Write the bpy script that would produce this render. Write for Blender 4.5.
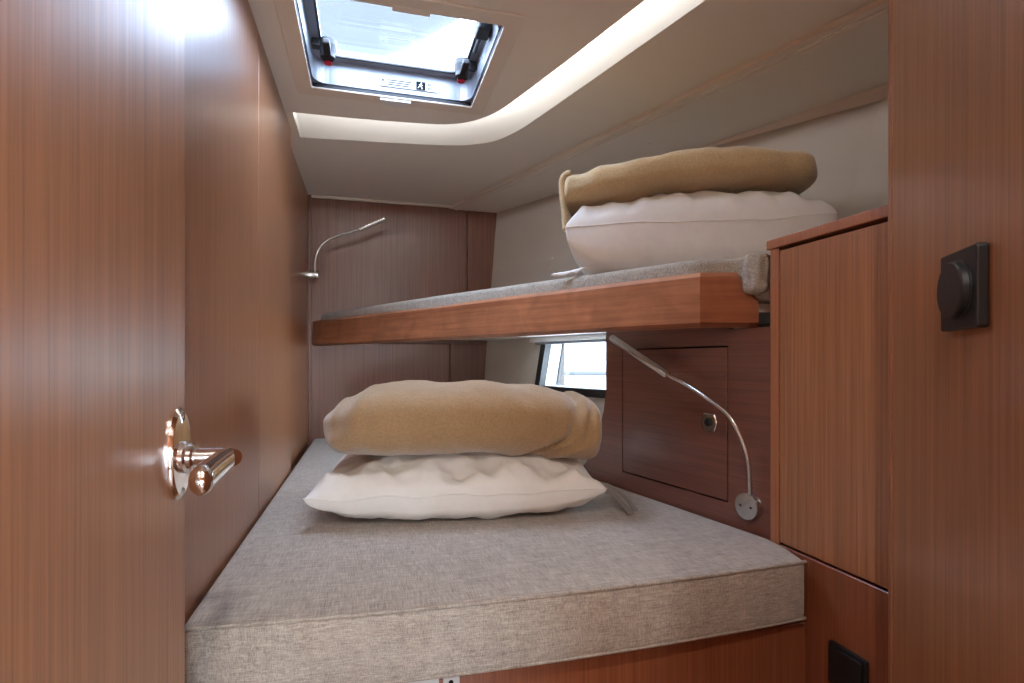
import bpy, bmesh, math, random
from mathutils import Vector, Matrix, noise

for o in list(bpy.data.objects):
    bpy.data.objects.remove(o, do_unlink=True)
S = bpy.context.scene
C = S.collection
CZ = 1.14                      # eye height above the cabin floor; heights below are given relative to it

# ---------------------------------------------------------------- camera
cam = bpy.data.cameras.new('camera')
cam.sensor_width = 36.0
cam.lens = 535.0 / 1024.0 * 36.0
cam.shift_y = 20.5 / 1024.0
cam.clip_start = 0.01
co = bpy.data.objects.new('camera', cam)
co.location = (0, 0, CZ)
co.rotation_euler = (math.radians(90), math.radians(0.0), math.radians(-15.06))
C.objects.link(co)
S.camera = co

# ---------------------------------------------------------------- world, exposure
W = bpy.data.worlds.new('overcast_sky')
S.world = W
W.use_nodes = True
bg = W.node_tree.nodes['Background']
bg.inputs['Color'].default_value = (0.76, 0.88, 1.0, 1)
bg.inputs['Strength'].default_value = 17.0
S.view_settings.view_transform = 'Standard'
S.view_settings.look = 'None'
S.view_settings.gamma = 1.0
S.view_settings.use_curve_mapping = False
S.view_settings.exposure = 0.88
LED_STRENGTH = 28.0
FILL_GLOBE_STRENGTH = 28.0
FILL_DOWNLIGHT_W = 5.5

# daylight portals: help the sky light find the roof hatch, hull window and added rear opening
def portal(name, loc, rot, sx, sy):
    l = bpy.data.lights.new(name, 'AREA')
    l.shape = 'RECTANGLE'; l.size = sx; l.size_y = sy
    l.cycles.is_portal = True
    o = bpy.data.objects.new(name, l)
    o.location = loc; o.rotation_euler = rot
    C.objects.link(o)
portal('hatch_sky_portal', (0.0815, 1.515, CZ + 0.99), (0, 0, 0), 0.52, 0.47)
portal('added_window_portal', (.35, -1.74, CZ - .50), (math.radians(90), 0, 0), .5, 1.12)
portal('hull_window_portal', (.98, 2.1, CZ), (0, math.radians(90), math.radians(17)), .25, .62)

# ---------------------------------------------------------------- helpers
def lin(c):
    c = c / 255.0
    return c / 12.92 if c <= 0.04045 else ((c + 0.055) / 1.055) ** 2.4
def rgb(r, g, b):
    return (lin(r), lin(g), lin(b), 1.0)

def link(o, parent=None):
    C.objects.link(o)
    if parent is not None:
        o.parent = parent
    return o

def wloc(o):
    v = Vector((0, 0, 0))
    while o is not None:
        v += o.location
        o = o.parent
    return v

def obj(name, bm, m, parent=None, base=None, smooth=False):
    """bm holds world coordinates (z relative to the eye); origin goes to base or the parent's origin"""
    bmesh.ops.recalc_face_normals(bm, faces=bm.faces[:])
    org = wloc(parent) if parent is not None else (Vector((base[0], base[1], base[2] + CZ)) if base else Vector((0, 0, 0)))
    for v in bm.verts:
        v.co.z += CZ
        v.co -= org
    me = bpy.data.meshes.new(name)
    bm.to_mesh(me); bm.free()
    if smooth:
        for p in me.polygons:
            p.use_smooth = True
    me.materials.append(m)
    o = bpy.data.objects.new(name, me)
    if parent is None:
        o.location = org
    return link(o, parent)

def tag(o, label=None, cat=None, group=None, kind=None):
    if label: o['label'] = label
    if cat: o['category'] = cat
    if group: o['group'] = group
    if kind: o['kind'] = kind
    return o

def thing(name, loc, label=None, cat=None, group=None, kind=None):
    o = bpy.data.objects.new(name, None)
    o.empty_display_size = 0.05
    o.location = (loc[0], loc[1], loc[2] + CZ)
    link(o)
    return tag(o, label, cat, group, kind)

def B():
    return bmesh.new()

def box(bm, x0, x1, y0, y1, z0, z1, bev=0.0, seg=2):
    t = bmesh.new()
    bmesh.ops.create_cube(t, size=1.0)
    for v in t.verts:
        v.co = Vector((x0 + (v.co.x + .5) * (x1 - x0), y0 + (v.co.y + .5) * (y1 - y0), z0 + (v.co.z + .5) * (z1 - z0)))
    if bev:
        bmesh.ops.bevel(t, geom=t.edges[:], offset=bev, segments=seg, profile=.5, affect='EDGES')
    merge(bm, t)
    return bm

def merge(bm, t, M=None):
    mp = {}
    for v in t.verts:
        mp[v] = bm.verts.new(M @ v.co if M else v.co)
    for f in t.faces:
        try: bm.faces.new([mp[v] for v in f.verts])
        except ValueError: pass
    t.free()

def prism(bm, poly, z0, z1, bev=0.0, seg=2, M=None):
    """poly: list of (x, y); extruded from z0 to z1; M places it"""
    t = bmesh.new()
    a = [t.verts.new((p[0], p[1], z0)) for p in poly]
    b = [t.verts.new((p[0], p[1], z1)) for p in poly]
    n = len(poly)
    t.faces.new(a[::-1]); t.faces.new(b)
    for i in range(n):
        t.faces.new((a[i], a[(i + 1) % n], b[(i + 1) % n], b[i]))
    if bev:
        bmesh.ops.recalc_face_normals(t, faces=t.faces[:])
        bmesh.ops.bevel(t, geom=t.edges[:], offset=bev, segments=seg, profile=.5, affect='EDGES')
    t.normal_update()
    big = [f for f in t.faces if len(f.verts) > 4]
    if big:
        bmesh.ops.triangulate(t, faces=big)
    merge(bm, t, M)
    return bm

def frame_matrix(o, ex, ey):
    """local x -> ex, local y -> ey, local z -> ex x ey, origin o"""
    ex = Vector(ex).normalized(); ey = Vector(ey).normalized(); ez = ex.cross(ey)
    return Matrix(((ex.x, ey.x, ez.x, o[0]), (ex.y, ey.y, ez.y, o[1]), (ex.z, ey.z, ez.z, o[2]), (0, 0, 0, 1)))

def spline(pts, n=10):
    P = [Vector(p) for p in pts]
    P = [2 * P[0] - P[1]] + P + [2 * P[-1] - P[-2]]
    out = []
    for i in range(1, len(P) - 2):
        for k in range(n):
            t = k / n
            a, b, c, d = P[i - 1], P[i], P[i + 1], P[i + 2]
            out.append(.5 * ((2 * b) + (c - a) * t + (2 * a - 5 * b + 4 * c - d) * t * t + (3 * b - a - 3 * c + d) * t ** 3))
    out.append(P[-2])
    return out

def tube(bm, pts, r, seg=14, closed_ends=True):
    """r: number or list of radii"""
    P = [Vector(p) for p in pts]
    R = r if isinstance(r, (list, tuple)) else [r] * len(P)
    rings = []
    up = None
    for i, p in enumerate(P):
        d = (P[min(i + 1, len(P) - 1)] - P[max(i - 1, 0)])
        d.normalize()
        if up is None:
            up = Vector((0, 0, 1)) if abs(d.z) < .9 else Vector((0, 1, 0))
        s = d.cross(up).normalized(); up = s.cross(d).normalized()
        rings.append([bm.verts.new(p + R[i] * (math.cos(k * 2 * math.pi / seg) * s + math.sin(k * 2 * math.pi / seg) * up)) for k in range(seg)])
    for i in range(len(rings) - 1):
        for k in range(seg):
            bm.faces.new((rings[i][k], rings[i][(k + 1) % seg], rings[i + 1][(k + 1) % seg], rings[i + 1][k]))
    if closed_ends:
        bm.faces.new(rings[0][::-1]); bm.faces.new(rings[-1])
    return bm

def lathe(bm, prof, M, seg=32, sx=1.0, sy=1.0):
    """prof: (radius, height) list; local z is the axis"""
    rings = []
    for r, h in prof:
        rings.append([bm.verts.new(M @ Vector((max(r, 1e-5) * sx * math.cos(k * 2 * math.pi / seg), max(r, 1e-5) * sy * math.sin(k * 2 * math.pi / seg), h))) for k in range(seg)])
    for i in range(len(rings) - 1):
        for k in range(seg):
            bm.faces.new((rings[i][k], rings[i][(k + 1) % seg], rings[i + 1][(k + 1) % seg], rings[i + 1][k]))
    bm.faces.new(rings[0][::-1]); bm.faces.new(rings[-1])
    return bm

def clip(poly, axis, val, keep_less):
    out = []
    n = len(poly)
    for i in range(n):
        a, b = poly[i], poly[(i + 1) % n]
        ia = (a[axis] <= val) == keep_less
        ib = (b[axis] <= val) == keep_less
        if ia: out.append(a)
        if ia != ib:
            t = (val - a[axis]) / (b[axis] - a[axis])
            out.append((a[0] + t * (b[0] - a[0]), a[1] + t * (b[1] - a[1])))
    return out

def smooth_by_angle(o, ang=40):
    me = o.data
    for p in me.polygons: p.use_smooth = True
    bm = bmesh.new(); bm.from_mesh(me)
    for e in bm.edges:
        if len(e.link_faces) == 2 and e.calc_face_angle(0) > math.radians(ang):
            e.smooth = False
    bm.to_mesh(me); bm.free()
    return o

# ---------------------------------------------------------------- materials
def mat(name, color=(.8, .8, .8, 1), rough=.5, metal=0.0, coat=0.0, sheen=0.0, emit=None, estr=0.0, spec=.5):
    m = bpy.data.materials.new(name)
    m.use_nodes = True
    p = m.node_tree.nodes['Principled BSDF']
    p.inputs['Base Color'].default_value = color
    p.inputs['Roughness'].default_value = rough
    p.inputs['Metallic'].default_value = metal
    p.inputs['Coat Weight'].default_value = coat
    p.inputs['Sheen Weight'].default_value = sheen
    p.inputs['Specular IOR Level'].default_value = spec
    if emit:
        p.inputs['Emission Color'].default_value = emit
        p.inputs['Emission Strength'].default_value = estr
    return m

def nd(m, t, **kw):
    n = m.node_tree.nodes.new(t)
    for k, v in kw.items():
        if k in n.inputs: n.inputs[k].default_value = v
        else: setattr(n, k, v)
    return n

def wood(name, grain=(0, 0, 1), dark=(124, 76, 48), light=(184, 126, 84), rough=.36, coat=.40, fine=260.0, coat_rough=.30):
    """veneer: fine straight streaks along `grain` plus broader tone drift"""
    m = mat(name, rough=rough, coat=coat)
    N = m.node_tree; p = N.nodes['Principled BSDF']
    p.inputs['Coat Roughness'].default_value = coat_rough
    p.inputs['Coat IOR'].default_value = 1.65
    tc = nd(m, 'ShaderNodeTexCoord')
    g = Vector(grain).normalized()
    # rotate so that the grain runs along local z of the texture
    q = g.rotation_difference(Vector((0, 0, 1))).to_euler()
    vr = nd(m, 'ShaderNodeMapping'); vr.inputs['Rotation'].default_value = q
    N.links.new(tc.outputs['Object'], vr.inputs['Vector'])
    def streak(sc, along, detail):
        mp = nd(m, 'ShaderNodeMapping'); mp.inputs['Scale'].default_value = (sc, sc, along)
        N.links.new(vr.outputs['Vector'], mp.inputs['Vector'])
        n = nd(m, 'ShaderNodeTexNoise'); n.inputs['Scale'].default_value = 1.0; n.inputs['Detail'].default_value = detail
        n.inputs['Roughness'].default_value = .6
        N.links.new(mp.outputs['Vector'], n.inputs['Vector'])
        return n.outputs['Fac']
    a = streak(fine, 3.0, 4.0); b = streak(fine * .34, 1.2, 3.0); c = streak(4.0, .8, 1.0)
    m1 = nd(m, 'ShaderNodeMath', operation='MULTIPLY_ADD'); N.links.new(a, m1.inputs[0]); m1.inputs[1].default_value = .68
    m2 = nd(m, 'ShaderNodeMath', operation='MULTIPLY'); N.links.new(b, m2.inputs[0]); m2.inputs[1].default_value = .32
    N.links.new(m2.outputs[0], m1.inputs[2])
    m3 = nd(m, 'ShaderNodeMath', operation='MULTIPLY_ADD'); N.links.new(c, m3.inputs[0]); m3.inputs[1].default_value = .14
    N.links.new(m1.outputs[0], m3.inputs[2])
    r = nd(m, 'ShaderNodeValToRGB')
    r.color_ramp.elements[0].position = .36; r.color_ramp.elements[0].color = rgb(*dark)
    r.color_ramp.elements[1].position = .80; r.color_ramp.elements[1].color = rgb(*light)
    N.links.new(m3.outputs[0], r.inputs['Fac'])
    N.links.new(r.outputs['Color'], p.inputs['Base Color'])
    bp = nd(m, 'ShaderNodeBump'); bp.inputs['Strength'].default_value = .06; bp.inputs['Distance'].default_value = .002
    N.links.new(a, bp.inputs['Height']); N.links.new(bp.outputs['Normal'], p.inputs['Normal'])
    return m

def solid_wood(name, grain, dark, light):
    """oiled solid timber with wavy figure"""
    m = wood(name, grain, dark, light, rough=.36, coat=.25, fine=70.0)
    N = m.node_tree
    ramp = [n for n in N.nodes if n.type == 'VALTORGB'][0]
    p = N.nodes['Principled BSDF']
    tc = [n for n in N.nodes if n.type == 'TEX_COORD'][0]
    n = nd(m, 'ShaderNodeTexNoise'); n.inputs['Scale'].default_value = 9.0; n.inputs['Detail'].default_value = 4.0; n.inputs['Distortion'].default_value = 1.2
    N.links.new(tc.outputs['Object'], n.inputs['Vector'])
    mx = nd(m, 'ShaderNodeMix', data_type='RGBA', blend_type='OVERLAY')
    mx.inputs[0].default_value = .45
    N.links.new(ramp.outputs['Color'], mx.inputs[6]); N.links.new(n.outputs['Fac'], mx.inputs[7])
    N.links.new(mx.outputs[2], p.inputs['Base Color'])
    return m

def linen(name, c1, c2, scale=700.0):
    """woven melange cloth: crossing dark and light threads"""
    m = mat(name, rough=.9, sheen=.25, spec=.2)
    N = m.node_tree; p = N.nodes['Principled BSDF']
    tc = nd(m, 'ShaderNodeTexCoord')
    outs = []
    for s in ((scale, scale * .05, scale * .25), (scale * .05, scale, scale), (scale * .1, scale * .02, scale * .03), (scale * .02, scale * .1, scale * .12)):
        mp = nd(m, 'ShaderNodeMapping'); mp.inputs['Scale'].default_value = s
        N.links.new(tc.outputs['Object'], mp.inputs['Vector'])
        n = nd(m, 'ShaderNodeTexNoise'); n.inputs['Scale'].default_value = 1.0; n.inputs['Detail'].default_value = 2.0
        N.links.new(mp.outputs['Vector'], n.inputs['Vector'])
        outs.append(n.outputs['Fac'])
    acc = None
    for o_, w in zip(outs, (.40, .40, .10, .10)):
        k = nd(m, 'ShaderNodeMath', operation='MULTIPLY_ADD')
        N.links.new(o_, k.inputs[0]); k.inputs[1].default_value = w
        if acc is not None: N.links.new(acc, k.inputs[2])
        else: k.inputs[2].default_value = 0
        acc = k.outputs[0]
    r = nd(m, 'ShaderNodeValToRGB')
    r.color_ramp.elements[0].position = .36; r.color_ramp.elements[0].color = rgb(*c1)
    r.color_ramp.elements[1].position = .64; r.color_ramp.elements[1].color = rgb(*c2)
    N.links.new(acc, r.inputs['Fac']); N.links.new(r.outputs['Color'], p.inputs['Base Color'])
    bp = nd(m, 'ShaderNodeBump'); bp.inputs['Strength'].default_value = .35; bp.inputs['Distance'].default_value = .002
    N.links.new(acc, bp.inputs['Height']); N.links.new(bp.outputs['Normal'], p.inputs['Normal'])
    return m

def cloth(name, color, var, nscale, bump, sheen=.3, rough=.9, dist=.004):
    m = mat(name, rough=rough, sheen=sheen, spec=.25)
    N = m.node_tree; p = N.nodes['Principled BSDF']
    tc = nd(m, 'ShaderNodeTexCoord')
    n = nd(m, 'ShaderNodeTexNoise'); n.inputs['Scale'].default_value = nscale; n.inputs['Detail'].default_value = 5.0; n.inputs['Roughness'].default_value = .7
    N.links.new(tc.outputs['Object'], n.inputs['Vector'])
    r = nd(m, 'ShaderNodeValToRGB')
    r.color_ramp.elements[0].position = .3; r.color_ramp.elements[0].color = rgb(*[max(0, c - var) for c in color])
    r.color_ramp.elements[1].position = .7; r.color_ramp.elements[1].color = rgb(*[min(255, c + var) for c in color])
    N.links.new(n.outputs['Fac'], r.inputs['Fac']); N.links.new(r.outputs['Color'], p.inputs['Base Color'])
    bp = nd(m, 'ShaderNodeBump'); bp.inputs['Strength'].default_value = bump; bp.inputs['Distance'].default_value = dist
    N.links.new(n.outputs['Fac'], bp.inputs['Height']); N.links.new(bp.outputs['Normal'], p.inputs['Normal'])
    return m

def pane_mat(name, frost=.0, tint=(1, 1, 1, 1)):
    m = bpy.data.materials.new(name); m.use_nodes = True
    N = m.node_tree; N.nodes.remove(N.nodes['Principled BSDF'])
    out = N.nodes['Material Output']
    tr = nd(m, 'ShaderNodeBsdfTransparent'); tr.inputs['Color'].default_value = tint
    gl = nd(m, 'ShaderNodeBsdfGlossy'); gl.inputs['Roughness'].default_value = .03
    fr = nd(m, 'ShaderNodeFresnel')
    ge = nd(m, 'ShaderNodeNewGeometry')       # both faces of the thin pane reflect like air to acrylic
    mr = nd(m, 'ShaderNodeMapRange'); mr.inputs['To Min'].default_value = 1.45; mr.inputs['To Max'].default_value = 1 / 1.45
    N.links.new(ge.outputs['Backfacing'], mr.inputs['Value']); N.links.new(mr.outputs['Result'], fr.inputs['IOR'])
    mx = nd(m, 'ShaderNodeMixShader')
    N.links.new(fr.outputs[0], mx.inputs[0])
    if frost:
        tl = nd(m, 'ShaderNodeBsdfTranslucent'); tl.inputs['Color'].default_value = (.9, .93, .97, 1)
        m2 = nd(m, 'ShaderNodeMixShader'); m2.inputs[0].default_value = frost
        N.links.new(tr.outputs[0], m2.inputs[1]); N.links.new(tl.outputs[0], m2.inputs[2])
        N.links.new(m2.outputs[0], mx.inputs[1])
    else:
        N.links.new(tr.outputs[0], mx.inputs[1])
    N.links.new(gl.outputs[0], mx.inputs[2])
    N.links.new(mx.outputs[0], out.inputs['Surface'])
    return m

RAIL_DIR = Vector((1.021, -1.808, 0)).normalized()
LOCK_DIR = Vector((-.125, .63, 0)).normalized()
M = {}
M['veneer'] = wood('veneer_upright_grain')
M['veneer_left'] = wood('veneer_left_wall', coat=.55, coat_rough=.31)
M['veneer_door'] = wood('veneer_door', rough=.36, coat=.75, coat_rough=.34)
M['veneer_back'] = wood('veneer_back_wall', dark=(102, 64, 50), light=(152, 102, 80))
M['veneer_locker'] = wood('veneer_level_grain', grain=LOCK_DIR, dark=(92, 54, 44), light=(136, 86, 70))
M['veneer_red'] = wood('veneer_bed_front', dark=(106, 56, 36), light=(156, 94, 62))
M['edge'] = wood('veneer_edging', dark=(142, 84, 54), light=(182, 118, 78))
M['rail'] = solid_wood('solid_timber_rail', RAIL_DIR, (138, 82, 56), (196, 136, 98))
M['rail_end'] = solid_wood('solid_timber_rail_end', (.966, -.26, 0), (132, 74, 48), (186, 120, 84))
M['liner'] = cloth('headliner_vinyl', (238, 230, 220), 3, 260, .12, sheen=0, rough=.62, dist=.0015)
M['liner_hull'] = cloth('hull_liner_vinyl', (206, 198, 188), 3, 240, .12, sheen=0, rough=.65, dist=.0015)
M['cove'] = mat('cove_white_vinyl', rgb(226, 222, 214), .6)
M['ivory'] = mat('ivory_moulding', rgb(234, 222, 208), .45)
M['hatch_trim'] = mat('hatch_trim_beige', rgb(230, 218, 204), .5)
M['linen'] = linen('grey_linen', (132, 122, 113), (196, 186, 175))
M['linen_up'] = linen('grey_linen_upper', (128, 120, 110), (196, 188, 174))
M['piping'] = linen('grey_linen_piping', (128, 118, 108), (190, 180, 168))
M['pillow'] = cloth('white_cotton', (233, 230, 225), 3, 30, .05, sheen=.15, rough=.85)
M['blanket'] = cloth('camel_fleece', (166, 134, 96), 12, 190, .55, sheen=.6, rough=1.0, dist=.004)
M['blanket_up'] = cloth('sand_fleece', (200, 177, 136), 12, 190, .55, sheen=.6, rough=1.0, dist=.004)
M['chrome'] = mat('polished_chrome', (.86, .86, .87, 1), .07, 1.0)
M['steel'] = mat('brushed_steel', (.70, .69, .68, 1), .24, 1.0)
M['black'] = mat('black_plastic', rgb(26, 26, 28), .42)
M['knob'] = mat('black_knob_plastic', rgb(34, 34, 36), .45)
M['gasket'] = mat('black_rubber', rgb(28, 28, 32), .6)
M['alu'] = mat('anodised_aluminium', (.27, .285, .32, 1), .40, .35)
M['white'] = mat('white_plastic', rgb(224, 224, 224), .4)
M['reveal'] = mat('grey_white_reveal', rgb(206, 210, 218), .45)
M['red'] = mat('red_mark', rgb(204, 24, 60), .4)
M['pane'] = pane_mat('clear_acrylic', 0.0, (.95, .98, 1, 1))
M['lid'] = pane_mat('hatch_acrylic', .012, (.80, .84, .92, 1))
M['floor'] = wood('cabin_sole', grain=(0, 1, 0), dark=(96, 62, 40), light=(140, 98, 66))
M['dark'] = mat('dark_void', rgb(30, 22, 18), .8)
M['led'] = mat('led_diffuser', (1, 1, 1, 1), .5, emit=(.96, .98, 1.0, 1), estr=LED_STRENGTH)
M['fill_glow'] = mat('fill_lens', (1, 1, 1, 1), .5, emit=(1.0, .88, .74, 1), estr=12.0)
M['globe'] = mat('fill_globe_emitter', (1, 1, 1, 1), .5, emit=(1.0, .97, .93, 1), estr=FILL_GLOBE_STRENGTH)
M['sticker'] = mat('sticker_white', rgb(196, 195, 192), .6, spec=.2)
M['ink'] = mat('sticker_ink', rgb(16, 16, 18), .7, spec=.1)
M['canvas'] = mat('grey_canvas', rgb(40, 42, 50), .9)
M['gelcoat'] = mat('white_gelcoat', rgb(150, 155, 156), .3)
M['rubrail'] = mat('grey_rubrail', rgb(34, 38, 44), .5)
M['bounce_ground'] = cloth('pale_bounce_ground', (202, 200, 194), 10, 3, .1, sheen=0)
M['ribbon'] = mat('grey_ribbon', rgb(150, 146, 142), .55)

CEIL = .843
# ================================================================= STRUCTURE
fl = obj('floor', prism(B(), [(-.36, -1.72), (1.24, -1.72), (1.15, .6), (.94, 1.61), (.62, 2.95), (-.36, 2.95)], -1.16, -1.14), M['floor']); tag(fl, kind='structure')

# ---- left wall: veneered panels with open joints, far bay stepped back
wl = thing('wall_left', (-.27, 1.5, -1.14), kind='structure')
def left_panel(y0, y1, x):
    obj('panel', box(B(), x - .02, x, y0, y1, -1.14, .87, .0015, 1), M['veneer_left'], wl)
left_panel(-1.7, .66, -.32)
left_panel(.662, 1.489, -.27)
left_panel(1.491, 2.08, -.27)
left_panel(2.082, 2.90, -.292)
obj('backing', box(B(), -.38, -.345, -1.7, 2.95, -1.14, .95), M['dark'], wl)
obj('corner_post', box(B(), -.292, -.276, 2.866, 2.884, -1.14, .85, .002, 1), M['veneer_back'], wl)

# ---- back wall: four panels, a narrow one on the hull side above and below the bunk
wb = thing('wall_back', (.2, 2.885, -1.14), kind='structure')
for x0, x1, z0, z1 in ((-.29, .520, .10, .86), (.524, .80, .10, .86), (-.29, .426, -1.14, .098), (.430, .80, -1.14, .098)):
    obj('panel', box(B(), x0, x1, 2.884, 2.91, z0, z1, .0015, 1), M['veneer_back'], wb)
obj('backing', box(B(), -.34, 1.1, 2.915, 2.95, -1.14, .95), M['dark'], wb)

# ---- hull side: flared ship's side with the window opening
def lerp_tab(tab, y):
    if y >= tab[0][0]: (ya, xa), (yb, xb) = tab[0], tab[1]
    elif y <= tab[-1][0]: (ya, xa), (yb, xb) = tab[-2], tab[-1]
    else:
        for i in range(len(tab) - 1):
            if tab[i][0] >= y >= tab[i + 1][0]:
                (ya, xa), (yb, xb) = tab[i], tab[i + 1]; break
    return xa + (xb - xa) * (y - ya) / (yb - ya)
HT = [(2.88, .69), (1.827, 1.229), (1.262, 1.50), (.6, 1.66), (-1.7, 1.75)]
HL = [(2.88, .595), (1.61, .965), (.6, 1.16), (-1.7, 1.25)]
def hull_x(y, z):
    lo, hi = lerp_tab(HL, y), lerp_tab(HT, y)
    return lo + (hi - lo) * (max(z, -.7) + .4) / 1.224
WY0, WY1, WZ0, WZ1 = 1.78, 2.41, -.133, .115
wh = thing('wall_hull', (1.2, 1.5, -1.14), kind='structure')
bm = B()
ys = [2.93, 2.7, WY1, 2.2, 2.0, WY0, 1.61, 1.45, 1.262, .95, .6, -.5, -1.7]
zs = [-1.14, -.7, -.4, WZ0, WZ1, .3, .5, .7, .93]
g = [[bm.verts.new((hull_x(y, z), y, z)) for z in zs] for y in ys]
g2 = [[bm.verts.new((hull_x(y, z) + .03, y, z)) for z in zs] for y in ys]
for i in range(len(ys) - 1):
    for j in range(len(zs) - 1):
        if ys[i] <= WY1 and ys[i + 1] >= WY0 and zs[j] == WZ0: continue
        bm.faces.new((g[i][j], g[i + 1][j], g[i + 1][j + 1], g[i][j + 1]))
        bm.faces.new((g2[i][j], g2[i][j + 1], g2[i + 1][j + 1], g2[i + 1][j]))
o = obj('liner', bm, M['liner_hull'], wh)
# screw caps in the liner
for y, z in ((2.45, .50), (1.5, .60)):
    Mx = frame_matrix((hull_x(y, z), y, z), (0, 0, 1), (-.4, -.92, 0))
    lathe_m = Matrix.Translation((hull_x(y, z), y, z)) @ Matrix.Rotation(math.radians(-90), 4, 'Y')
    obj('screw_cap', lathe(B(), [(.006, -.002), (.006, .001), (.004, .002)], lathe_m, 12), M['white'], wh)

# ---- rear end of the passage behind the camera
wr = thing('wall_rear', (.3, -1.71, -1.14), kind='structure')
bm = B()
box(bm, -.36, .10, -1.72, -1.7, -1.14, .95); box(bm, .60, 1.9, -1.72, -1.7, -1.14, .95)
box(bm, .10, .60, -1.72, -1.7, -1.14, -1.06); box(bm, .10, .60, -1.72, -1.7, .06, .95)
obj('panel', bm, M['veneer'], wr)
w2 = thing('added_rear_window', (.3, -1.71, -1.06), kind='structure')  # unseen glazed opening, added to let daylight in from behind the camera
bm = B()
box(bm, .10, .14, -1.73, -1.69, -1.06, .06); box(bm, .56, .60, -1.73, -1.69, -1.06, .06)
box(bm, .14, .56, -1.73, -1.69, -1.06, -1.02); box(bm, .14, .56, -1.73, -1.69, .02, .06)
obj('window_frame', bm, M['white'], w2)
obj('pane', box(B(), .14, .56, -1.713, -1.708, -1.02, .02), M['pane'], w2)

# ---- angled bulkhead on the right that carries the dimmer
RD = Vector((.559, .829, 0)); RN = Vector((-.829, .559, 0))
RP = Vector((.783, .649, 0))
wrt = thing('wall_right', (RP.x, RP.y, -1.14), kind='structure')
MW = frame_matrix((RP.x, RP.y, 0), -RD, (0, 0, 1))      # local x: towards the camera, y: up, z: out of the wall?
def wall_poly(bm, s0, s1, z0, z1, n0, n1, bev=0.0):
    a = RP - RD * s0 + RN * n0; b = RP - RD * s1 + RN * n0; c = RP - RD * s1 + RN * n1; d = RP - RD * s0 + RN * n1
    return prism(bm, [(a.x, a.y), (b.x, b.y), (c.x, c.y), (d.x, d.y)], z0, z1, bev, 1)
obj('panel', wall_poly(B(), .008, .88, -1.14, .88, -.03, 0), M['veneer'], wrt)
obj('edge_strip', wall_poly(B(), -.008, .007, -1.14, .88, -.10, .001, .001), M['edge'], wrt)
obj('closing_post', wall_poly(B(), -.03, .5, -1.14, .93, -.15, -.10), M['veneer'], wrt)
obj('side_panel', box(B(), .85, 1.8, .60, .63, -1.14, .95), M['veneer'], wrt)

# ================================================================= CEILING
ce = thing('ceiling', (.3, 1.5, CEIL), kind='structure')
INNER = [(-.245, 1.937), (-.06, 1.93), (.108, 1.917), (.247, 1.9), (.32, 1.868), (.375, 1.821), (.426, 1.739), (.465, 1.631), (.528, 1.436), (.623, 1.123), (.80, .54)]
OUTER = [(-.245, 2.142), (-.066, 2.122), (.119, 2.101), (.307, 2.07), (.399, 2.035), (.473, 1.977), (.531, 1.862), (.569, 1.745), (.656, 1.445), (.758, 1.086), (.915, .54)]
IN = [tuple(v[:2]) for v in spline([(a, b, 0) for a, b in INNER], 6)]
OU = [tuple(v[:2]) for v in spline([(a, b, 0) for a, b in OUTER], 6)]
HX0, HX1, HY0, HY1 = -.165, .328, 1.295, 1.735          # hatch opening
inner_poly = [(-.275, -1.7), (-.275, 1.94)] + IN + [(.80, -1.7)]
bm = B()
prism(bm, clip(inner_poly, 1, HY0, True), CEIL, CEIL + .008)
far = clip(inner_poly, 1, HY1, False)
prism(bm, far, CEIL, CEIL + .008)
mid = clip(clip(inner_poly, 1, HY0, False), 1, HY1, True)
prism(bm, clip(mid, 0, HX0, True), CEIL, CEIL + .008)
prism(bm, clip(mid, 0, HX1, False), CEIL, CEIL + .008)
obj('inner_panel', bm, M['liner'], ce)
SOF = [(.440, 2.90), (.454, 2.872), (.609, 2.482), (.993, 1.45), (1.169, .983), (1.33, .54)]
outer_poly = [(-.30, 1.941), (-.246, 1.941), (-.246, 2.142)] + OU[1:] + [(1.33, .54)] + SOF[::-1][1:] + [(-.30, 2.90)]
obj('outer_panel', prism(B(), outer_poly, CEIL, CEIL + .008), M['liner'], ce)
obj('near_panel', prism(B(), [(.80, .54), (1.9, .54), (1.9, -1.7), (.80, -1.7)], CEIL, CEIL + .008), M['liner'], ce)
# cove: curved riser from the outer lip up over the inner panel
bm = B()
rows = []
for k in range(7):
    t = k / 6
    row = []
    for (a, b) in zip(OU, IN):
        s = t * 1.22
        x = a[0] + (b[0] - a[0]) * s; y = a[1] + (b[1] - a[1]) * s
        z = CEIL - .001 + .052 * math.sin(min(1, t * 1.1) * math.pi / 2)
        row.append(bm.verts.new((x, y, z)))
    rows.append(row)
for k in range(6):
    for i in range(len(OU) - 1):
        bm.faces.new((rows[k][i], rows[k][i + 1], rows[k + 1][i + 1], rows[k + 1][i]))
for k in range(6):      # closed end at the left wall
    a, b = rows[k][0], rows[k + 1][0]
    c = bm.verts.new((b.co.x, b.co.y, CEIL)); d = bm.verts.new((a.co.x, a.co.y, CEIL))
    bm.faces.new((a, b, c, d))
smooth_by_angle(obj('cove', bm, M['cove'], ce), 50)
# deck above everything, with the hatch opening
deck_poly = [(-.6, -1.78), (1.86, -1.78), (1.76, .6), (1.60, 1.262), (1.32, 1.827), (.76, 2.97), (-.6, 2.97)]
bm = B()
prism(bm, clip(deck_poly, 1, HY0 - .012, True), .90, .955); prism(bm, clip(deck_poly, 1, HY1 + .012, False), .90, .955)
dmid = clip(clip(deck_poly, 1, HY0 - .012, False), 1, HY1 + .012, True)
prism(bm, clip(dmid, 0, HX0 - .012, True), .90, .955); prism(bm, clip(dmid, 0, HX1 + .012, False), .90, .955)
obj('deck', bm, M['white'], ce)
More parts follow.
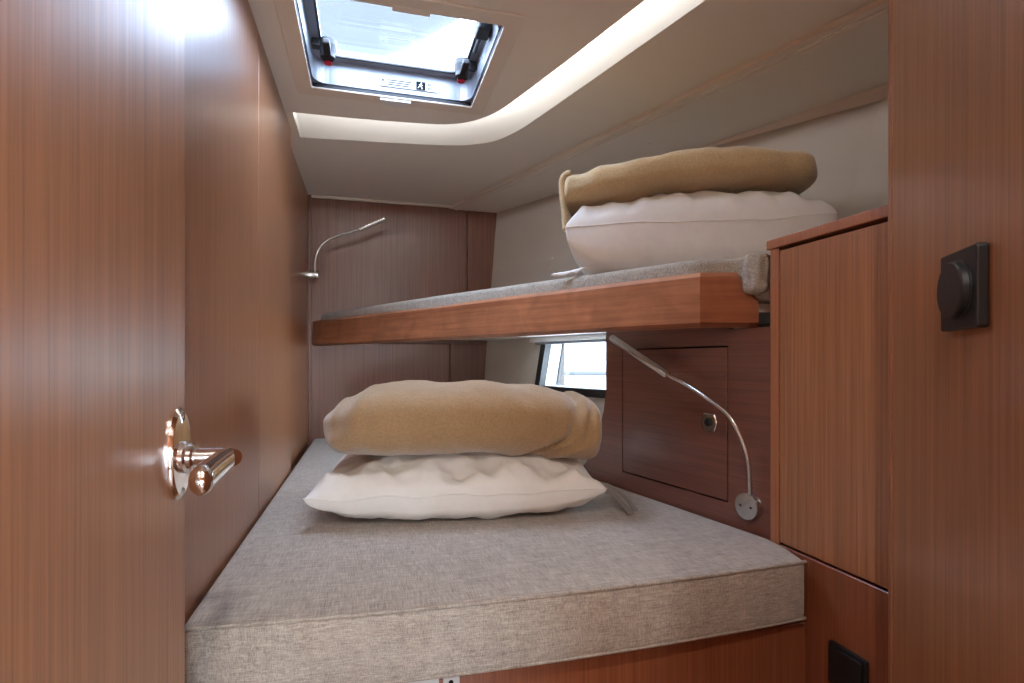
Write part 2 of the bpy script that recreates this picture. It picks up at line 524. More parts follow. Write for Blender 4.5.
# soffit along the hull
HTOP = [(.69, 2.90), (.70, 2.86), (1.229, 1.827), (1.50, 1.262), (1.66, .6)]
obj('soffit_panel', prism(B(), SOF + [(1.72, .54)] + [(x + .03, y) for x, y in HTOP[::-1]], .826, .838), M['liner'], ce)
# moulding strip along the soffit edge
bm = B()
sp = [Vector((x, y, 0)) for x, y in SOF[1:]]
for i in range(len(sp) - 1):
    pass
prism(bm, [(x - .022, y - .006) for x, y in SOF] + [(x + .006, y + .002) for x, y in SOF[::-1]], .829, .846)
obj('soffit_moulding', bm, M['ivory'], ce)
bm = B()
prism(bm, [(x + .010, y + .003) for x, y in SOF] + [(x + .016, y + .005) for x, y in SOF[::-1]], .8235, .830)
obj('soffit_bead', bm, M['ivory'], ce)
t1 = obj('trim_1', box(B(), -.285, .452, 2.868, 2.884, CEIL - .010, CEIL + .001, .002, 1), M['ivory']); tag(t1, kind='structure')
# hull top batten, widening towards the camera
bat = [(1.20, 1.884), (1.229, 1.827), (1.50, 1.262), (1.66, .6)]
bm = B()
lo, hi, li = [], [], []
for i, (x, y) in enumerate(bat):
    w = (.002, .006, .035, .05)[i]
    hi.append(bm.verts.new((x - .5 * w, y - .3 * w, .8262))); li.append(bm.verts.new((hull_x(y, .826 - 1.2 * w) - .002, y, .826 - 1.2 * w)))
for i in range(3):
    bm.faces.new((hi[i], hi[i + 1], li[i + 1], li[i]))
obj('batten', bm, M['liner'], ce)
# screw caps in the soffit
for x, y in ((1.03, 1.82), (.82, 2.42)):
    obj('screw_cap', lathe(B(), [(.006, .827), (.006, .8245), (.004, .8235)], Matrix.Identity(4), 12), M['white'], ce).location += Vector((x, y, 0))

# LED ribbon behind the lip of the inner panel
bm = B()
prev = None
for i, (a, b) in enumerate(zip(IN, OU)):
    d = Vector((a[0] - b[0], a[1] - b[1], 0)).normalized() * .012
    p0 = bm.verts.new((a[0] + d.x, a[1] + d.y, CEIL + .0095)); p1 = bm.verts.new((a[0] + d.x, a[1] + d.y, CEIL + .0185))
    if prev: bm.faces.new((prev[0], p0, p1, prev[1]))
    prev = (p0, p1)
led = obj('light_strip', bm, M['led'], base=(.3, 1.9, CEIL + .0095))
tag(led, 'white glowing light strip hidden in the curved ceiling cove', 'light')

# ================================================================= ROOF HATCH
ha = thing('roof_hatch', (.08, 1.51, CEIL), 'roof hatch with silver frame and clear lid in the ceiling', 'hatch')
def ring(bm, x0, x1, y0, y1, w, z0, z1, bev=0.0):
    """rectangular ring, outer size given, four mitred bars"""
    X = ((x0, y0), (x1, y0), (x1, y1), (x0, y1)); I = ((x0 + w, y0 + w), (x1 - w, y0 + w), (x1 - w, y1 - w), (x0 + w, y1 - w))
    for i in range(4):
        j = (i + 1) % 4
        prism(bm, [X[i], X[j], I[j], I[i]], z0, z1, bev, 1)
    return bm
def rrect(x0, x1, y0, y1, r, n=6):
    out = []
    for cx, cy, a0 in ((x1 - r, y1 - r, 0), (x0 + r, y1 - r, 90), (x0 + r, y0 + r, 180), (x1 - r, y0 + r, 270)):
        for k in range(n + 1):
            a = math.radians(a0 + 90 * k / n)
            out.append((cx + r * math.cos(a), cy + r * math.sin(a)))
    return out
def rring(bm, o_, i_, z0, z1):
    n = len(o_)
    V = [[bm.verts.new((p[0], p[1], z)) for p in q] for q, z in ((o_, z0), (i_, z0), (i_, z1), (o_, z1))]
    for a in range(4):
        b = (a + 1) % 4
        for k in range(n):
            bm.faces.new((V[a][k], V[a][(k + 1) % n], V[b][(k + 1) % n], V[b][k]))
    return bm
# beige surround ring on the headliner
o = obj('surround', rring(B(), rrect(-.212, .374, 1.248, 1.785, .012), rrect(HX0, HX1, HY0, HY1, .006), CEIL - .006, CEIL + .001), M['hatch_trim'], ha)
m_ = o.modifiers.new('soft', 'BEVEL'); m_.width = .003; m_.segments = 2; m_.limit_method = 'ANGLE'
# dark rubber gasket with the blind rail, then the pale shaft wall
obj('gasket', rring(B(), rrect(HX0 - .004, HX1 + .004, HY0 - .004, HY1 + .004, .004), rrect(HX0 + .001, HX1 - .001, HY0 + .001, HY1 - .001, .004), CEIL - .001, CEIL + .014), M['gasket'], ha)
obj('shaft', rring(B(), rrect(HX0 - .014, HX1 + .014, HY0 - .014, HY1 + .014, .03), rrect(HX0 + .004, HX1 - .004, HY0 + .004, HY1 - .004, .045), CEIL + .010, .962), M['alu'], ha)
lid = obj('lid_frame', rring(B(), rrect(HX0 - .012, HX1 + .012, HY0 - .012, HY1 + .012, .03), rrect(HX0 + .035, HX1 - .035, HY0 + .035, HY1 - .035, .05), .925, .945), M['alu'], ha)
obj('seal', rring(B(), rrect(HX0 + .030, HX1 - .030, HY0 + .030, HY1 - .030, .05), rrect(HX0 + .036, HX1 - .036, HY0 + .036, HY1 - .036, .05), .9225, .927), M['gasket'], lid)
obj('lid_pane', prism(B(), rrect(HX0 - .006, HX1 + .006, HY0 - .006, HY1 + .006, .03), .946, .954), M['lid'], ha)
# two lever handles with red marks at the far corners, hinges at the right and near side
def hatch_handle(x, y, rot):
    Mh = Matrix.Translation((x, y, .925)) @ Matrix.Diagonal((-1.3 if rot else 1.3, 1.3, 1.3, 1))
    bm = B()
    lathe(bm, [(.019, .0), (.019, -.012), (.016, -.030), (.016, -.038), (.012, -.041)], Mh, 20)
    h = obj('handle', bm, M['black'], ha)
    bm = B(); tt = bmesh.new(); box(tt, -.008, .008, -.062, .006, -.040, -.028, .003, 2); merge(bm, tt, Mh)
    obj('lever', bm, M['black'], h)
    bm = B(); tt = bmesh.new(); box(tt, -.034, -.014, -.010, .010, -.018, .0, .003, 2); merge(bm, tt, Mh)
    obj('catch', bm, M['black'], h)
    bm = B(); tt = bmesh.new(); lathe(tt, [(.009, -.0405), (.009, -.043), (.007, -.044)], Matrix.Translation((0, .012, 0)), 12); merge(bm, tt, Mh)
    obj('red_dot', bm, M['red'], h)
    bm = B(); tt = bmesh.new(); box(tt, -.007, .007, .012, .0205, -.034, -.012, .002, 1); merge(bm, tt, Mh)
    obj('red_dot', bm, M['red'], h)
hatch_handle(-.112, 1.628, 0.0)
hatch_handle(.279, 1.628, math.pi)
bm = B(); box(bm, .283, .322, 1.40, 1.455, .890, .925, .006, 2); box(bm, .295, .305, 1.455, 1.53, .896, .906, .003, 1)
obj('hinge', bm, M['black'], ha)
# pull tab of the blind on the far edge, catch on the near edge
Mt = Matrix.Translation((.085, 1.738, CEIL - .0115))
bm = B(); prism(bm, [(.048 * math.cos(a), .044 * math.sin(a)) for a in [math.pi * k / 14 for k in range(15)]], -.004, .003, .0015, 1, Mt)
obj('pull_tab', bm, M['white'], ha)
bm = B(); box(bm, .055, .145, 1.282, 1.305, CEIL - .008, CEIL + .002, .003, 2)
obj('catch_plate', bm, M['hatch_trim'], ha)
# label with lines of small print and an exit sign on the far shaft wall
yl = HY1 - .0062
lab = obj('label', box(B(), .035, .215, yl - .002, yl + .002, .868, .896), M['sticker'], ha)
bm = B()
for k, (a, b) in enumerate(((.060, .135), (.060, .128), (.060, .133))):
    box(bm, a, b, yl - .0026, yl - .0018, .8865 - .007 * k, .8895 - .007 * k)
prism(bm, [(.040, .888), (.050, .888), (.045, .878)], 0, .0006, M=frame_matrix((0, yl - .002, 0), (1, 0, 0), (0, 0, 1)))
obj('print', bm, M['ink'], lab)
sg = obj('exit_sign', box(B(), .148, .178, yl - .0028, yl - .0015, .869, .895), M['ink'], lab)
bm = B()
Ms = frame_matrix((.163, yl - .0028, .882), (1, 0, 0), (0, 0, 1))
for a, b, r in (((-.001, .003), (-.006, -.004), .0014), ((-.006, -.004), (-.010, -.008), .0012), ((-.001, -.002), (.004, -.006), .0013), ((.004, -.006), (.003, -.011), .0012), ((0, .004), (.006, .001), .0011), ((0, .004), (-.006, .003), .0011)):
    tube(bm, [Ms @ Vector((a[0], a[1], .0004)), Ms @ Vector((b[0], b[1], .0004))], r, 6)
lathe(bm, [(.0025, 0), (.0025, .001)], Ms @ Matrix.Translation((.0015, .0078, 0)), 10)
obj('running_figure', bm, M['sticker'], sg)
bm = B()
for k in range(4):
    box(bm, .184 + .006 * (k % 2), .188 + .006 * (k % 2), yl - .0026, yl - .0018, .872 + .012 * (k // 2), .880 + .012 * (k // 2))
obj('print', bm, M['ink'], lab)

# ================================================================= WINDOW IN THE HULL
wn = thing('window_1', (hull_x(2.1, 0), 2.1, WZ0), kind='structure')
def hp(y, z, n=0.0):
    return Vector((hull_x(y, z) + n, y + n * .3, z))
def hull_ring(bm, y0, y1, z0, z1, w, n0, n1):
    o_ = [(y0, z0), (y1, z0), (y1, z1), (y0, z1)]; i_ = [(y0 + w, z0 + w), (y1 - w, z0 + w), (y1 - w, z1 - w), (y0 + w, z1 - w)]
    V = [[bm.verts.new(hp(p[0], p[1], n)) for p in q] for q, n in ((o_, n0), (i_, n0), (i_, n1), (o_, n1))]
    for a in range(4):
        b = (a + 1) % 4
        for k in range(4):
            bm.faces.new((V[a][k], V[a][(k + 1) % 4], V[b][(k + 1) % 4], V[b][k]))
    return bm
obj('window_frame', hull_ring(B(), WY0 - .02, WY1 + .012, WZ0 - .012, WZ1 + .012, .034, -.014, .02), M['gasket'], wn)
obj('reveal', hull_ring(B(), WY0 - .008, WY1 + .0, WZ0 + .0, WZ1 + .0, .024, .018, .085), M['reveal'], wn)
obj('pane_seal', hull_ring(B(), WY0 + .01, WY1 - .02, WZ0 + .018, WZ1 - .018, .010, .078, .09), M['gasket'], wn)
bm = B()
V = [bm.verts.new(hp(y, z, n)) for n in (.083, .087) for y, z in ((WY0, WZ0), (WY1, WZ0), (WY1, WZ1), (WY0, WZ1))]
for f in ((0, 1, 2, 3), (7, 6, 5, 4), (0, 1, 5, 4), (1, 2, 6, 5), (2, 3, 7, 6), (3, 0, 4, 7)): bm.faces.new([V[i] for i in f])
obj('pane', bm, M['pane'], wn)
# pale blind box above the window
bl = thing('window_blind', (hull_x(2.1, .11) - .03, 2.1, .105), 'pale roller blind cassette above the small hull window', 'blind')
bm = B()
V = []
for y in (1.64, 2.46):
    V.append([bm.verts.new((hull_x(y, z) + n, y, z)) for n, z in ((-.045, .094), (-.045, .118), (-.004, .118), (-.004, .094))])
for k in range(4): bm.faces.new((V[0][k], V[0][(k + 1) % 4], V[1][(k + 1) % 4], V[1][k]))
bm.faces.new(V[0]); bm.faces.new(V[1][::-1])
obj('cassette', bm, M['white'], bl)
obj('hem_bar', tube(B(), [(hull_x(1.66, .09) - .024, 1.66, .088), (hull_x(2.44, .09) - .024, 2.44, .088)], .007, 10), M['alu'], bl)

# ================================================================= CABIN DOOR (open against the left wall)
DX = -.215
dr = thing('door_1', (DX, .733, -1.12), kind='structure')
dr.rotation_euler.z = math.radians(-5)       # not quite folded back against the wall
obj('door_leaf', box(B(), DX - .032, DX, .06, .733, -1.12, .80, .002, 1), M['veneer_door'], dr)
HYD, HZD = .705, -.107           # centre of the escutcheon
Mp = frame_matrix((DX, HYD, HZD), (0, 1, 0), (0, 0, 1))      # local x: towards the bed, y: up, z: into the cabin
hd = obj('door_handle', smooth_obj := lathe(B(), [(.0270, 0), (.0270, .004), (.0246, .008), (.0170, .0095)], Mp, 40, 1.0, 2.0), M['chrome'], dr)
smooth_by_angle(hd, 35)
smooth_by_angle(obj('collar', lathe(B(), [(.019, .008), (.019, .014), (.0155, .016), (.0155, .021), (.013, .023)], Mp @ Matrix.Translation((0, -.004, 0)), 28), M['chrome'], hd), 35)
bm = B()
nk = [Mp @ Vector(p) for p in ((0, -.004, .018), (0, -.004, .035), (0, -.004, .05), (-.003, -.004, .060), (-.012, -.0045, .066))]
tube(bm, spline(nk, 6), .0105, 18)
smooth_by_angle(obj('neck', bm, M['chrome'], hd), 50)
# flattened lever that comes back towards the camera
bm = B()
path = [(.010, -.0045, .058), (-.012, -.0045, .061), (-.045, -.006, .063), (-.085, -.008, .066), (-.122, -.010, .070)]
hw = [.0085, .0100, .0108, .0114, .0118]; hh = [.0100, .0125, .0142, .0152, .0154]
ps = spline([Vector(p) for p in path], 10); rings = []
n = len(ps)
for i, p in enumerate(ps):
    t = i / (n - 1) * 4; k = min(3, int(t)); fr = t - k
    a = hw[k] + (hw[k + 1] - hw[k]) * fr; b = hh[k] + (hh[k + 1] - hh[k]) * fr
    q_ = min(1.0, max(.02, min(i, n - 1 - i) / 3.0)); q_ = math.sqrt(1 - (1 - q_) ** 2); a *= q_; b *= q_
    rings.append([bm.verts.new(Mp @ (p + Vector((0, b * math.sin(q * math.pi / 12), a * math.cos(q * math.pi / 12))))) for q in range(24)])
for i in range(n - 1):
    for q in range(24): bm.faces.new((rings[i][q], rings[i][(q + 1) % 24], rings[i + 1][(q + 1) % 24], rings[i + 1][q]))
bm.faces.new(rings[0][::-1]); bm.faces.new(rings[-1])
smooth_by_angle(obj('lever', bm, M['chrome'], hd), 50)

# ================================================================= LOWER BED
bb = thing('bed_base', (.29, 1.8, -1.14), 'red-brown veneered bed base under the lower mattress', 'bed base')
obj('front_panel', box(B(), -.268, .846, .880, .900, -1.14, -.520, .002, 1), M['veneer_red'], bb)
obj('top_edging', box(B(), -.268, .846, .878, .902, -.5165, -.508, .002, 1), M['edge'], bb)
obj('bed_board', prism(B(), [(-.268, .905), (.845, .905), (.845, 1.0), (.72, 1.66), (.58, 2.88), (-.268, 2.88)], -.530, -.510), M['dark'], bb)
mp_ = [(-.266, .876), (-.10, .862), (.10, .850), (.31, .844), (.52, .845), (.70, .851), (.826, .858), (.846, .93), (.852, .985), (.80, 1.27), (.728, 1.64), (.66, 2.1), (.585, 2.878), (-.10, 2.878), (-.266, 2.878), (-.266, 1.8)]
mt = thing('lower_mattress', (.29, 1.8, -.507), 'grey linen mattress on the lower berth', 'mattress')
bm = B(); prism(bm, mp_, -.506, -.386, .014, 3)
o = obj('cover', bm, M['linen'], mt); smooth_by_angle(o, 60)
fr = [(x, y + .0022, -.3900) for x, y in mp_[:7]]
obj('piping', tube(B(), spline([Vector(p) for p in fr], 8), .0034, 8), M['piping'], mt, smooth=True)
obj('piping', tube(B(), spline([Vector((x, y + .002, -.501)) for x, y, z in fr], 8), .0034, 8), M['piping'], mt, smooth=True)

# ---- stickers on the bed base
st = obj('sticker', box(B(), .003, .112, .8762, .8776, -.548, -.5095), M['sticker'], base=(.06, .879, -.55))
tag(st, 'wide white printed sticker on the bed base below the mattress', 'sticker')
bm = B(); box(bm, .050, .098, .8757, .8762, -.5165, -.5120)
for k in range(5): box(bm, .016 + .014 * k, .026 + .014 * k, .8757, .8762, -.526, -.522)
obj('print', bm, M['ink'], st)
s2 = obj('sticker', box(B(), .119, .146, .8762, .8776, -.548, -.519), M['sticker'], base=(.12, .879, -.55))
tag(s2, 'small square white sticker right of the wide one', 'sticker')
obj('print', lathe(B(), [(.004, 0), (.004, .0005)], frame_matrix((.132, .8762, -.527), (1, 0, 0), (0, 0, 1)), 12), M['ink'], s2)

# ================================================================= SIDE LOCKER behind the lower bed
LP = Vector((.867, .99, 0)); LD = Vector((-.125, .63, 0))
lk = thing('side_locker', (.80, 1.30, -.50), 'low locker with level-grain veneer front and square door beside the lower berth', 'locker')
LL = LD.length; LE = LD.normalized(); LN = Vector((-LE.y, LE.x, 0))    # LN points into the cabin
def LM(n=0.0):
    return frame_matrix((LP.x + LN.x * n, LP.y + LN.y * n, 0), tuple(LE), (0, 0, 1))
D0, D1, E0, E1 = .205 * LL, .830 * LL, -.337, .036      # door extents along the front and in height
G = .0042
bm = B()
def lpoly(pts, n0, n1, bev=0.0, bmx=None):
    b_ = B() if bmx is None else bmx
    # frame_matrix: x along the front, y up, z = LE x up
    ez = LE.cross(Vector((0, 0, 1)))
    s = 1 if ez.dot(LN) > 0 else -1
    return prism(b_, pts, min(s * n0, s * n1), max(s * n0, s * n1), bev, 1, LM())
A1 = .967 * LL
curve = [(A1, -.10), (A1 + .012, -.16), (A1 + .035, -.22), (A1 + .062, -.28), (A1 + .10, -.33), (A1 + .14, -.37), (A1 + .16, -.50)]
lpoly([(.002, -.50), (D0 - G, -.50), (D0 - G, .079), (.002, .079)], -.02, 0, bmx=bm)
lpoly([(D1 + G, .105), (D1 + G, -.50)] + [(A1 + .16, -.50)] + curve[::-1][1:] + [(A1, .105)], -.02, 0, bmx=bm)
lpoly([(D0 - G, E1 + G), (D1 + G, E1 + G), (D1 + G, .105), (D0 - G, .105)], -.02, 0, bmx=bm)
lpoly([(D0 - G, -.50), (D1 + G, -.50), (D1 + G, E0 - G), (D0 - G, E0 - G)], -.02, 0, bmx=bm)
obj('front_panel', bm, M['veneer_locker'], lk)
obj('carcass', lpoly([(.006, -.50), (A1, -.50), (A1, .079), (.006, .079)], -.06, -.021), M['dark'], lk)
ld = obj('door', lpoly([(D0, E0), (D1, E0), (D1, E1), (D0, E1)], -.018, .001, .0012), M['veneer_locker'], lk)
lc = .283 * LL; lz = -.151
latch = obj('latch', lpoly([(lc - .018, lz - .022), (lc + .018, lz - .022), (lc + .026, lz), (lc + .018, lz + .022), (lc - .018, lz + .022), (lc - .026, lz)], .001, .008, .002), M['steel'], ld)
ezl = LE.cross(Vector((0, 0, 1))); sgn = 1 if ezl.dot(LN) > 0 else -1
obj('knob', lathe(B(), [(.010, 0), (.010, .004), (.008, .006), (.003, .0062)], LM() @ Matrix.Translation((lc, lz, .008 * sgn)) @ (Matrix.Identity(4) if sgn > 0 else Matrix.Rotation(math.pi, 4, 'X')), 20), M['black'], latch)

# ================================================================= TALL CABINET on the right
CX = .85
cb = thing('tall_cabinet', (1.0, .85, -1.14), 'tall veneered cabinet with flush door between the bunk and the dimmer wall', 'cabinet')
obj('side_panel', box(B(), CX, .96, .960, .984, -1.14, .245, .001, 1), M['edge'], cb)
obj('carcass', box(B(), CX + .022, .96, .66, .959, -1.14, .244), M['dark'], cb)
obj('top_board', box(B(), CX - .004, .97, .66, .992, .2455, .266, .002, 2), M['edge'], cb)
obj('door', box(B(), CX + .001, CX + .021, .68, .957, -.386, .2385, .0015, 1), M['veneer'], cb)
obj('lower_panel', box(B(), CX, CX + .021, .68, .957, -1.14, -.391, .0015, 1), M['veneer_red'], cb)

# ================================================================= UPPER BUNK
ub = thing('upper_bunk', (.45, 2.0, .08), 'upper bunk shelf with thick solid wood front rail', 'bunk')
RL = Vector((-.272, 2.872, 0)); RC = Vector((.737, 1.076, 0)); RE = Vector((.868, 1.041, 0))
ZB, ZT = .081, .208
d1 = (RC - RL).normalized(); d2 = (RE - RC).normalized()
n1 = Vector((d1.y, -d1.x, 0)); n2 = Vector((d2.y, -d2.x, 0))       # outward: towards the camera
nm = (n1 + n2).normalized(); ml = 1 / nm.dot(n1)
sec = [(-.034, ZB), (-.020, ZB), (0, ZB + .010), (0, ZT - .012), (-.012, ZT), (-.034, ZT)]
bm = B()
r0 = [bm.verts.new(RL + n1 * n + Vector((0, 0, z))) for n, z in sec]
r1 = [bm.verts.new(RC + nm * ml * n + Vector((0, 0, z))) for n, z in sec]
for k in range(6): bm.faces.new((r0[k], r0[(k + 1) % 6], r1[(k + 1) % 6], r1[k]))
bm.faces.new(r0); bm.faces.new(r1[::-1])
obj('rail', bm, M['rail'], ub)
# end piece with the sloped corner
L2 = (RE - RC).length
bm = B()
def ep(s, n, z):
    base = RC + nm * ml * n
    q = base + d2 * s
    return bm.verts.new(q + Vector((0, 0, z)))
Ls = [0.0, .085, L2]
def ztop(s): return ZT if s <= .085 else ZT - .062 * (s - .085) / (L2 - .085)
st_ = []
for s in Ls:
    zt = ztop(s)
    st_.append([ep(s, n, z) for n, z in ((-.034, ZB), (-.020, ZB), (0, ZB + .010), (0, zt - .012), (-.012, zt), (-.034, zt))])
for i in range(2):
    for k in range(6): bm.faces.new((st_[i][k], st_[i][(k + 1) % 6], st_[i + 1][(k + 1) % 6], st_[i + 1][k]))
bm.faces.new(st_[0]); bm.faces.new(st_[2][::-1])
obj('rail_end', bm, M['rail_end'], ub)
deck = [(RL.x + .02, RL.y), (RC.x + .012, RC.y + .032), (.872, 1.085), (.93, 1.06), (1.10, 1.05), (hull_x(1.05, .1) - .01, 1.05), (hull_x(1.262, .1) - .006, 1.262), (hull_x(1.61, .1) - .006, 1.61), (hull_x(2.2, .1) - .006, 2.2), (hull_x(2.87, .1) - .006, 2.872)]
obj('bunk_board', prism(B(), deck, .118, .138), M['liner'], ub)

um = thing('upper_mattress', (.55, 1.95, .138), 'thin grey linen mattress on the upper bunk', 'mattress')
up_ = [(RL.x + .035, RL.y - .002), (.23, 1.99), (RC.x + .008, RC.y + .046), (.80, 1.09), (.846, 1.072), (.880, 1.016), (.92, 1.002), (1.10, 1.002), (1.24, 1.02), (hull_x(1.262, .16) - .012, 1.262), (hull_x(1.61, .16) - .012, 1.61), (hull_x(2.2, .16) - .012, 2.2), (hull_x(2.87, .16) - .012, 2.872)]
bm = B(); prism(bm, up_, .140, .246, .018, 3)
o = obj('cover', bm, M['linen_up'], um); smooth_by_angle(o, 60)
# bunched end of the cover hanging over the rail's sloped corner
bm = B(); gr = []
for i in range(19):
    a = i / 18
    row = []
    for j in range(40):
        b = j / 40 * 2 * math.pi
        pf = (1 - abs(2 * a - 1) ** 5) ** .5
        r = .031 * max(.05, pf) * (1 + .10 * math.sin(3 * b + 5 * a) + .06 * math.sin(7 * b - 4 * a)) - .004 * math.exp(-((a - .38 - .1 * math.sin(b)) / .06) ** 2)
        row.append(bm.verts.new((.856 + r * math.cos(b) * .95, 1.036 + r * math.sin(b), .152 + .099 * a)))
    gr.append(row)
for i in range(18):
    for j in range(40): bm.faces.new((gr[i][j], gr[i][(j + 1) % 40], gr[i + 1][(j + 1) % 40], gr[i + 1][j]))
bm.faces.new(gr[0][::-1]); bm.faces.new(gr[-1])
obj('bunched_corner', bm, M['linen_up'], um, smooth=True)

# ================================================================= PILLOWS AND BLANKETS
def pillow_mesh(w, d, t_up, t_dn, seed, Mx, amp=1.0, blunt=.52, nx=110, ny=72):
    """seam plane is local z = 0; bottom is flattened where it rests"""
    bm = B()
    off = Vector((seed * 7.3, seed * 3.1, seed * 1.7))
    def pt(a, b, top):
        x = w / 2 * a * (1 - .055 * (1 - b * b) * abs(a) ** 3)
        y = d / 2 * b * (1 + .03 * (1 - a * a) * abs(b) ** 3)
        ea, eb = 1 - abs(a) ** 2.6, 1 - abs(b) ** 2.6
        h = (max(ea, 0) ** .55) * (max(eb, 0) ** .50)
        edge = 1 - min(1, min(1 - abs(a), 1 - abs(b)) * 2.2)
        inside = min(1, min(1 - abs(a), 1 - abs(b)) * 9)
        # wrinkles gathered into the seams: ridges across the nearest edge
        wy = noise.noise(Vector((x * 24 + y * 8, y * 6, 0)) + off) * (abs(b) ** 2)
        wx = noise.noise(Vector((x * 7, y * 26, 5)) + off) * (abs(a) ** 2)
        wd = noise.ridged_multi_fractal(Vector((x * 5 + y * 3, y * 6 - x * 2, 2)) + off, 1.0, 2.0, 3, 1.0, 2.0) - 1.0
        z = t_up * (max(ea, 0) ** blunt) * (max(eb, 0) ** .45) if top else -t_dn * (max(ea, 0) ** (blunt * .75)) * (max(eb, 0) ** .24)
        if top:
            z += inside * amp * (.012 * (wy + wx) * (.3 + edge) + .0065 * wd)
        else:
            z += inside * amp * (.006 * (wy + wx) * (.2 + edge)) 
            z = max(z, -t_dn * .86 + .0006 * wd)
        # the seam itself waves a little
        z += inside * .0038 * amp * (noise.ridged_multi_fractal(Vector((x * 16 + y * 10, y * 9 - x * 5, 7)) + off, 1.0, 2.0, 2, 1.0, 2.0) - 1.0) * (1 if top else .5)
        z += .006 * amp * noise.noise(Vector((x * 9, y * 9, 9)) + off) * edge
        return Mx @ Vector((x, y, z))
    def par(i, n):
        t = -1 + 2 * i / n
        return math.sin(t * math.pi / 2) * .55 + t * .45
    T = [[bm.verts.new(pt(par(i, nx), par(j, ny), True)) for j in range(ny + 1)] for i in range(nx + 1)]
    U = [[T[i][j] if i in (0, nx) or j in (0, ny) else bm.verts.new(pt(par(i, nx), par(j, ny), False)) for j in range(ny + 1)] for i in range(nx + 1)]
    for i in range(nx):
        for j in range(ny):
            bm.faces.new((T[i][j], T[i + 1][j], T[i + 1][j + 1], T[i][j + 1]))
            bm.faces.new((U[i][j], U[i][j + 1], U[i + 1][j + 1], U[i + 1][j]))
    # seam points along the near edge, for a stitched hem
    seam = [T[i][0].co.copy() for i in range(nx + 1)]
    return bm, seam

def rotz(x, y, z, a):
    return Matrix.Translation((x, y, z)) @ Matrix.Rotation(math.radians(a), 4, 'Z')

pl = thing('pillow', (.235, 1.50, -.386), 'white pillow on the lower mattress under the rolled blanket', 'pillow', 'white pillows')
bm, seam = pillow_mesh(.715, .47, .086, .082, 1, rotz(.240, 1.486, -.3135, -6.5), 2.0)
obj('pillow_case', bm, M['pillow'], pl, smooth=True)
obj('seam', tube(B(), seam, .0016, 6), M['pillow'], pl, smooth=True)
# ribbon tag trailing from the right corner
bm = B()
def ribbon(bm, pts, w, up):
    P = spline([Vector(p) for p in pts], 8); prev = None
    for i, p in enumerate(P):
        dd = (P[min(i + 1, len(P) - 1)] - P[max(0, i - 1)]).normalized()
        s = dd.cross(Vector(up)).normalized() * w / 2
        q = [bm.verts.new(p + s), bm.verts.new(p - s), bm.verts.new(p - s + Vector(up) * .0012), bm.verts.new(p + s + Vector(up) * .0012)]
        if prev:
            for k in range(4): bm.faces.new((prev[k], prev[(k + 1) % 4], q[(k + 1) % 4], q[k]))
        prev = q
ribbon(bm, [(.565, 1.262, -.325), (.60, 1.26, -.335), (.632, 1.255, -.365), (.640, 1.225, -.3845)], .022, (.3, -.5, .8))
ribbon(bm, [(.56, 1.275, -.32), (.61, 1.29, -.325), (.655, 1.28, -.36), (.668, 1.25, -.3845)], .016, (.3, -.5, .8))
obj('ribbon_tag', bm, M['ribbon'], pl)

def blanket_mesh(L, d, h, Mx, prof, seed, droop=0.0, crease=None, capl=(.10, .10), n=110, m=72, amp=1.0, layers=0):
    """soft folded blanket: loaf sections swept along local x; prof: (u, scale, dz)"""
    bm = B(); off = Vector((seed * 5.1, seed * 2.3, seed))
    def pr(u):
        for i in range(len(prof) - 1):
            if prof[i][0] <= u <= prof[i + 1][0]:
                t = (u - prof[i][0]) / (prof[i + 1][0] - prof[i][0]); t = t * t * (3 - 2 * t)
                return [prof[i][k] + (prof[i + 1][k] - prof[i][k]) * t for k in (1, 2)]
        return prof[-1][1:]
    rings = []
    for i in range(n + 1):
        u = .5 - .5 * math.cos(math.pi * i / n)
        u = .5 * u + .5 * i / n
        e = min(u / capl[0], (1 - u) / capl[1])
        cap = math.sqrt(max(0, 1 - (1 - min(1, e)) ** 2))
        row = []
        for j in range(m):
            a = 2 * math.pi * j / m
            ca, sa = math.cos(a), math.sin(a)
            uu = u
            if crease: uu = u + .18 * max(0.0, -sa) ** 1.4 * (1 if ca < 0 else .3) - .03 * max(0.0, sa)
            sc, dz = pr(min(1, max(0, uu)))
            ex = .72
            y = d / 2 * math.copysign(abs(ca) ** ex, ca)
            z = h / 2 * math.copysign(abs(sa) ** ex, sa)
            k = sc * (.08 + .92 * cap)
            if crease:
                k *= 1 - crease[1] * math.exp(-((uu - crease[0]) / .018) ** 2) - .5 * crease[1] * math.exp(-((uu - crease[0] - .05) / .012) ** 2)
            p = Vector((L * (u - .5), y * (.35 + .65 * k) * min(1, .1 + cap), z * k + dz))
            q = p * 9 + off
            w = noise.noise(q * .6) * .010 + noise.noise(p * 24 + off) * .003
            f = noise.noise(Vector((p.x * 13, p.z * 5 + p.y * 4, 1)) + off) * (.008 if sa > 0 else .003)
            nrm = Vector((0, ca, sa))
            p += nrm * (w + f) * amp * min(1, cap + .2)
            if sa < -.2: p.z = max(p.z, -h / 2 + dz + .25 * (p.z + h / 2 - dz))
            p.z -= droop * (abs(u - .5) * 2) ** 3
            if layers and ca < .6:      # shallow grooves of the folded layers on the near side
                p.y += .005 * math.cos((z / h) * layers * 2 * math.pi) * (1 if ca < 0 else 0) * (-ca)
            row.append(bm.verts.new(Mx @ p))
        rings.append(row)
    for i in range(n):
        for j in range(m): bm.faces.new((rings[i][j], rings[i][(j + 1) % m], rings[i + 1][(j + 1) % m], rings[i + 1][j]))
    bm.faces.new(rings[0][::-1]); bm.faces.new(rings[-1])
    return bm

